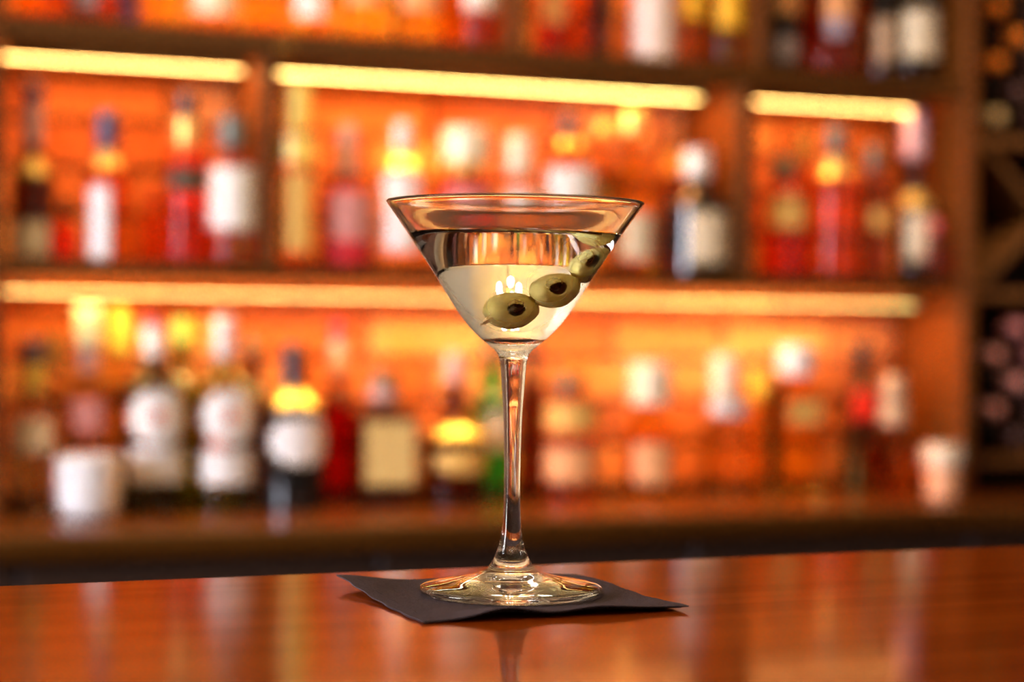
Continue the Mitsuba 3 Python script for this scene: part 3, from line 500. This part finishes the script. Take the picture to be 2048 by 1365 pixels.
WB_BODY = lathe([(0.0, 0.0), (0.030, 0.0), (0.0335, 0.004), (0.0335, 0.085), (0.031, 0.097), (0.020, 0.112), (0.0145, 0.122), (0.0135, 0.150), (0.0, 0.150)], 32)
WB_CAP = lathe([(0.0138, 0.128), (0.0146, 0.130), (0.0146, 0.164), (0.0150, 0.166), (0.0150, 0.168), (0.0142, 0.1710), (0.0120, 0.1738), (0.0085, 0.1758), (0.0045, 0.1768), (0.0, 0.1772)], 24)
mat('foil_orange', (0.95, 0.27, 0.03), 0.35, metallic=0.6)
mat('foil_pink', (0.92, 0.42, 0.38), 0.35, metallic=0.6)
mat('foil_pale', (0.92, 0.70, 0.34), 0.3, metallic=0.7)
mat('foil_dark_pink', (0.40, 0.14, 0.14), 0.45)
mat('foil_dark', (0.05, 0.02, 0.02), 0.35)

for x, z, foil, lab in [
        (2.128, 1.5772, 'foil_pale', 'wine bottle with a pale gold foil end, lowest in the upper part of the rack'),
        (2.128, 1.6752, 'foil_orange', 'wine bottle with an orange foil end, second up in the first column, upper rack'),
        (2.128, 1.7732, 'foil_orange', 'wine bottle with an orange foil end, third up in the first column, upper rack'),
        (2.1755, 1.6262, 'foil_dark', 'wine bottle with a dark foil end, lowest in the second column, upper rack'),
        (2.1755, 1.7242, 'foil_orange', 'wine bottle with an orange foil end, second up in the second column, upper rack'),
        (2.1755, 1.8222, 'foil_orange', 'wine bottle with an orange foil end, topmost in the second column, upper rack'),
        (2.223, 1.5772, 'foil_dark', 'wine bottle with a dark foil end in the third column, upper rack, lowest'),
        (2.223, 1.6752, 'foil_dark', 'wine bottle with a dark foil end in the third column, upper rack, second up'),
        (2.223, 1.7732, 'foil_dark', 'wine bottle with a dark foil end in the third column, upper rack, third up')]:
    wine_bottle(x, z, foil, lab, 'wine bottles in the upper rack')
for x, z, foil, lab in [
        (2.1335, 1.0480, 'foil_pink', 'wine bottle with a pink foil end, lowest in the first column, lower rack'),
        (2.1335, 1.1460, 'foil_pink', 'wine bottle with a pink foil end, second up in the first column, lower rack'),
        (2.181, 0.9990, 'foil_dark', 'wine bottle with a dark foil end, lowest in the second column, lower rack'),
        (2.181, 1.0970, 'foil_pink', 'wine bottle with a pink foil end, second up in the second column, lower rack'),
        (2.181, 1.1950, 'foil_dark_pink', 'wine bottle with a dull pink foil end, topmost in the second column, lower rack'),
        (2.2285, 1.0480, 'foil_dark', 'wine bottle with a dark foil end, lowest in the third column, lower rack'),
        (2.2285, 1.1460, 'foil_dark_pink', 'wine bottle with a dull pink foil end in the third column of the lower rack')]:
    wine_bottle(x, z, foil, lab, 'wine bottles in the lower rack')


sp = thing('spotlight', 'small black ceiling spotlight aimed at the wine rack', 'spotlight')
SPX, SPY, SPZ = 1.75, 1.55, 2.72
aim = np.array([2.40, 2.93, 1.42]) - np.array([SPX, SPY, SPZ])
aim /= np.linalg.norm(aim)
can = tube([np.array([SPX, SPY, SPZ]) - aim * 0.06, np.array([SPX, SPY, SPZ]) + aim * 0.05], 0.032, 24)
put(sp + '__can', can, 'metal_dark', 40)
put(sp + '__bracket', tube([[SPX, SPY, SPZ + 0.02], [SPX, SPY, H]], 0.008, 12), 'metal_dark', 40)
tip = np.array([SPX, SPY, SPZ]) + aim * 0.055
scene['spotlight_beam'] = {'type': 'spot', 'intensity': rgb((11.0, 7.5, 5.0)), 'cutoff_angle': 14.0, 'beam_width': 9.0,
                           'to_world': T().look_at(origin=tip.tolist(), target=(tip + aim).tolist(), up=[0, 0, 1])}

# ------------------------------------------------------------------ bar counter
bar = thing('bar_counter', 'glossy reddish brown wooden bar counter under the napkin', 'counter')
put(bar + '__top', box(-1.6, 3.2, 0.22, 0.869, 1.036, 1.080, 0.003), 'wood_bar', False)
put(bar + '__front_panel', box(-1.55, 3.15, 0.36, 0.385, 0.0, 1.036), 'wood_fascia')
put(bar + '__rear_panel', box(-1.55, 3.15, 0.80, 0.825, 0.0, 1.036), 'wood_fascia')

# ------------------------------------------------------------------ napkin
GX, GY, GZ = 0.3125, 0.7715, 1.0811
nap = thing('napkin', 'dark brown square paper cocktail napkin under the martini glass', 'napkin')
NX0, NX1, NY0, NY1 = 0.2505, 0.3655, 0.7085, 0.8230


def napkin_height(u, v):
    """Lift of the paper over the counter: flat under the foot, raised left corner, a wavy front edge."""
    x, y = NX0 + u * (NX1 - NX0), NY0 + v * (NY1 - NY0)
    d = np.hypot(x - GX, y - GY)
    free = np.clip((d - 0.040) / 0.022, 0, 1)
    free = free * free * (3 - 2 * free)
    left = 0.0042 * np.exp(-(((u + 0.02) / 0.22) ** 2 + ((v - 1.03) / 0.42) ** 2))
    front = 0.0038 * np.exp(-((v / 0.16) ** 2)) * (np.exp(-(((u - 0.30) / 0.14) ** 2)) + 0.75 * np.exp(-(((u - 0.66) / 0.18) ** 2)))
    back = 0.0030 * np.exp(-(((v - 1) / 0.2) ** 2)) * (np.exp(-(((u - 0.62) / 0.2) ** 2)))
    right_ = 0.0012 * np.exp(-(((u - 1) / 0.2) ** 2)) * (0.5 + 0.5 * np.cos(v * 9))
    return free * (left + front + back + right_)


def sheet(z0, thick, lift, shrink=0.0, n=72, emboss=0.0):
    u, v = np.meshgrid(np.linspace(shrink, 1 - shrink, n), np.linspace(shrink, 1 - shrink, n), indexing='ij')
    wob = 0.0006 * np.sin(u * 23) + 0.0004 * np.sin(v * 31)
    x, y = NX0 + u * (NX1 - NX0) + wob * (np.abs(u - 0.5) > 0.45), NY0 + v * (NY1 - NY0) + wob * (np.abs(v - 0.5) > 0.45)
    h = z0 + lift * napkin_height(u, v)
    dimple = emboss * np.clip(np.sin(x * 5200 + y * 1500) * np.sin(y * 5200 - x * 1500), -0.3, 1) * (0.75 + 0.5 * np.sin(x * 400) * np.sin(y * 330))
    top = np.stack([x, y, h + thick - np.abs(dimple)], -1).reshape(-1, 3)
    bot = np.stack([x, y, h], -1).reshape(-1, 3)
    i, j = np.meshgrid(np.arange(n - 1), np.arange(n - 1), indexing='ij')
    a = (i * n + j).ravel()
    b, c, d = a + n, a + n + 1, a + 1
    f = np.vstack([np.stack([a, b, c], 1), np.stack([a, c, d], 1)])
    o = n * n
    fb = f[:, ::-1] + o
    e = np.concatenate([np.arange(n) * n, (n - 1) * n + np.arange(1, n), np.arange(n - 2, -1, -1) * n + n - 1, np.arange(n - 2, 0, -1)])
    e2 = np.roll(e, -1)
    side = np.vstack([np.stack([e, e + o, e2 + o], 1), np.stack([e, e2 + o, e2], 1)])
    m = trimesh.Trimesh(np.vstack([top, bot]), np.vstack([f, fb, side]), process=False)
    if m.volume < 0:
        m.invert()
    return m


put(nap + '__lower_ply', sheet(1.0801, 0.0003, 0.8, 0.02), 'paper_brown', 40)
put(nap + '__upper_ply', sheet(1.0805, 0.0005, 1.0, 0.0, 440, 0.00020), 'paper_brown', True)

# ------------------------------------------------------------------ martini glass, drink, olives
OUT = [(0.1663, 54.6), (0.1536, 45.75), (0.1347, 33.3), (0.1187, 22.9), (0.1138, 19.0), (0.1097, 15.0), (0.1058, 10.3), (0.1037, 7.8), (0.1011, 6.25), (0.0989, 5.75), (0.0877, 4.85),
       (0.0776, 4.15), (0.0625, 3.67), (0.0423, 3.5), (0.0341, 3.75), (0.0270, 4.2), (0.0188, 6.0), (0.0138, 8.2), (0.0101, 11.2), (0.0085, 15.0), (0.0071, 20.0), (0.0055, 27.0), (0.0043, 34.0), (0.0034, 38.0)]
OUT = np.array(OUT)[::-1]
IN = np.array([(0.1116, 0.0), (0.1117, 3.0), (0.1122, 6.5), (0.1136, 10.2), (0.1158, 13.4), (0.1197, 18.8), (0.1347, 31.15), (0.1536, 44.05), (0.1655, 52.75)])
LEVEL = 0.1534
out_r = PchipInterpolator(OUT[:, 0], OUT[:, 1] * 1e-3)
in_r = PchipInterpolator(IN[:, 0], IN[:, 1] * 1e-3)
# the inner bottom is flat, so it is sampled along its length
tt = np.linspace(0, 1, len(IN))
izf, irf = PchipInterpolator(tt, IN[:, 0]), PchipInterpolator(tt, IN[:, 1] * 1e-3)
inner = np.stack([irf(np.linspace(0, 1, 260)), izf(np.linspace(0, 1, 260))], 1)
level_r = float(in_r(LEVEL))
MEN = 0.0009
cling_r, cling_z = float(in_r(LEVEL + MEN)), LEVEL + MEN
foot = [(0.022 * s + 0.0, 0.0046 * math.cos(s * 1.35) ** 1.0 + 0.0002) for s in np.linspace(0, 1, 14)] + [(0.027, 0.0006), (0.032, 0.0002), (0.0355, 0.0), (0.0375, 0.0002), (0.0387, 0.0008), (0.0392, 0.0016), (0.0391, 0.0024), (0.0387, 0.0030)]
zz = np.concatenate([np.linspace(0.0034, 0.02, 60), np.linspace(0.0203, 0.095, 90), np.linspace(0.0955, 0.12, 70), np.linspace(0.121, 0.1659, 40)])
wall_out = [(float(out_r(z)), z) for z in zz]
rim = [(0.05465, 0.16635), (0.05490, 0.1667), (0.05490, 0.16705), (0.05455, 0.1674), (0.0541, 0.16745), (0.0536, 0.1671), (0.0534, 0.1666)]
in_up = [(r, z) for r, z in inner if cling_z + 0.0002 < z < 0.1655]
glass_air = foot + wall_out + rim + [(r, z) for r, z in in_up[::-1]] + [(cling_r, cling_z)]
wet = [(r, z) for r, z in inner if z < cling_z - 0.0001] + [(cling_r, cling_z)]
surf = [(cling_r, cling_z)] + [(cling_r - d, LEVEL + MEN * math.exp(-d / 0.0012)) for d in np.concatenate([np.linspace(0.0001, 0.006, 24), np.linspace(0.008, cling_r - 0.001, 10)])] + [(0.0, LEVEL)]
at = T().translate([GX, GY, GZ]) @ T().rotate([0, 1, 0], 0.0)
glass = thing('martini_glass', 'clear long-stemmed martini glass standing on the dark napkin', 'glass')
put(glass + '__vessel', lathe(glass_air, 144), 'crystal', True, at)
drink = thing('martini', 'clear martini filling the cone of the glass', 'drink')
put(drink + '__liquid', lathe(wet, 144), 'gin_in_crystal', True, at)
put(drink + '__surface', lathe(surf, 144), 'gin_in_air', True, at)


def olive_meshes(seed):
    """Pitted olive about its long axis z; the hole opens at +z, its wall and floor are a second mesh."""
    rng = np.random.default_rng(seed)
    n, a, b, hole = 72, 1.0, 1.0, 0.36
    ang = np.arange(n) * 2 * np.pi / n
    rag = 1 + 0.05 * np.sin(ang * 3 + rng.uniform(0, 6)) + 0.03 * np.sin(ang * 7 + rng.uniform(0, 6)) + 0.03 * np.sin(ang * 13 + rng.uniform(0, 6))
    t_hole = math.asin(hole / b)
    rings, k = [], 44
    for i in range(k):
        t = math.pi - (math.pi - t_hole) * i / (k - 1)
        r, z = b * math.sin(t), a * math.cos(t) * 0.98
        w = max(0.0, 1 - (t - t_hole) / 0.5)
        rings.append(np.stack([r * np.cos(ang) * (1 + (rag - 1) * w), r * np.sin(ang) * (1 + (rag - 1) * w), np.full(n, z - 0.07 * w ** 3)], 1))
    rings.append(rings[-1] * np.array([0.95, 0.95, 1]) - np.array([0, 0, 0.07]))
    v = np.vstack(rings)
    bump = 1 + 0.025 * (np.array([math.sin(7 * p[0] / b + seed) * math.cos(5 * p[1] / b) for p in v]))
    v[:, :2] *= bump[:, None]

    def join(nr):
        f = []
        for i in range(nr - 1):
            for j in range(n):
                q = (j + 1) % n
                f += [[i * n + j, i * n + q, (i + 1) * n + q], [i * n + j, (i + 1) * n + q, (i + 1) * n + j]]
        return np.array(f)
    skin = trimesh.Trimesh(v, join(len(rings)), process=False)
    last = rings[-1]
    pit = [last]
    for s, d in ((0.93, 0.15), (0.88, 0.37), (0.80, 0.66), (0.6, 0.83), (0.3, 0.88), (0.02, 0.89)):
        q = last * np.array([s, s, 1]) - np.array([0, 0, d])
        q[:, :2] *= (1 + 0.10 * np.sin(ang * 5 + d * 16))[:, None]
        pit.append(q)
    cavity = trimesh.Trimesh(np.vstack(pit), join(len(pit)), process=False)
    return skin, cavity


OLIVES = [
    ((0.3083, 0.7642, 1.2048), (-0.06, -1.0, -0.10), (0.0102, 0.0078, 0.0080), 0.14, 'green pitted olive lowest on the pick at the bottom of the martini'),
    ((0.3233, 0.7585, 1.2137), (-0.12, -1.0, -0.04), (0.0101, 0.0079, 0.0080), 0.16, 'green pitted olive in the middle of the pick'),
    ((0.3372, 0.7578, 1.2252), (-0.12, -0.98, 0.02), (0.0098, 0.0085, 0.0084), 0.30, 'green pitted olive topmost on the pick just under the drink surface at the right'),
]
PICK = [(0.2972, 0.7680, 1.1975), (0.340, 0.7576, 1.2270)]

for i, (pos, axis, size, tilt, lab) in enumerate(OLIVES):
    axis = np.array(axis, float) / np.linalg.norm(axis)
    u = np.cross([0, 0, 1.0], axis)
    u /= np.linalg.norm(u)
    w = np.cross(axis, u)
    m = np.eye(4)
    ca, sa = math.cos(tilt), math.sin(tilt)
    m[:3, 0], m[:3, 1], m[:3, 2], m[:3, 3] = (u * ca + w * sa) * size[0], (w * ca - u * sa) * size[1], axis * size[2], pos
    key = thing('olive', lab, 'olive', 'olives on the pick in the martini')
    skin, cavity = olive_meshes(3 + i)
    skin.apply_transform(m)
    cavity.apply_transform(m)
    put(key + '__skin', skin, 'olive_skin', 40)
    put(key + '__pit_hole', cavity, 'olive_flesh', 40)
pk = thing('cocktail_pick', 'pale wooden cocktail pick through the three olives', 'cocktail pick')
pick = np.array(PICK, float)
ts = np.array([0, 0.03, 0.1, 0.2, 0.5, 1.0])
put(pk + '__stick', tube(pick[0] + ts[:, None] * (pick[1] - pick[0]), [0.0002, 0.0006, 0.0010, 0.0011, 0.0011, 0.0011], 14), 'bamboo', 40)

# ------------------------------------------------------------------ pendant lamp over the bar
lp = thing('pendant_lamp', 'brass pendant lamp with bare bulbs hanging before the shelves', 'lamp')
LX, LY, LZ = 0.965, 2.20, 2.06
put(lp + '__cord', tube([[LX, LY, LZ + 0.05], [LX, LY, H - 0.02]], 0.004, 10), 'metal_dark', 40)
put(lp + '__canopy', lathe([(0.0, 0), (0.05, 0), (0.055, 0.006), (0.055, 0.018), (0.0, 0.02)], 32), 'brass', 40, T().translate([LX, LY, H - 0.02]))
put(lp + '__hub', lathe([(0.0, 0), (0.02, 0.0), (0.024, 0.02), (0.02, 0.05), (0.0, 0.055)], 24), 'brass', 40, T().translate([LX, LY, LZ]))
for k in range(5):
    a = 2 * math.pi * k / 5 + 0.3
    ax, ay = LX + 0.12 * math.cos(a), LY + 0.12 * math.sin(a)
    arm = put(lp + '__arm', tube([[LX, LY, LZ + 0.03], [LX + 0.055 * math.cos(a), LY + 0.055 * math.sin(a), LZ - 0.005], [ax, ay, LZ]], 0.005, 10), 'brass', 40)
    b = trimesh.creation.icosphere(subdivisions=2, radius=0.034)
    b.apply_translation((ax, ay, LZ + 0.03))
    put(arm + '__bulb', b, 'white_paint', True, emitter={'type': 'area', 'radiance': rgb(BULB)})
gl = thing('globe_lamp', 'white opal globe lamp on a thin black rod', 'lamp')
QX, QY, QZ = 1.72, -0.10, 1.80
g = trimesh.creation.icosphere(subdivisions=3, radius=0.13)
g.apply_translation((QX, QY, QZ))
put(gl + '__globe', g, 'white_paint', True, emitter={'type': 'area', 'radiance': rgb((15.0, 15.0, 15.5))})
put(gl + '__rod', tube([[QX, QY, QZ + 0.12], [QX, QY, H]], 0.006, 10), 'metal_dark', 40)
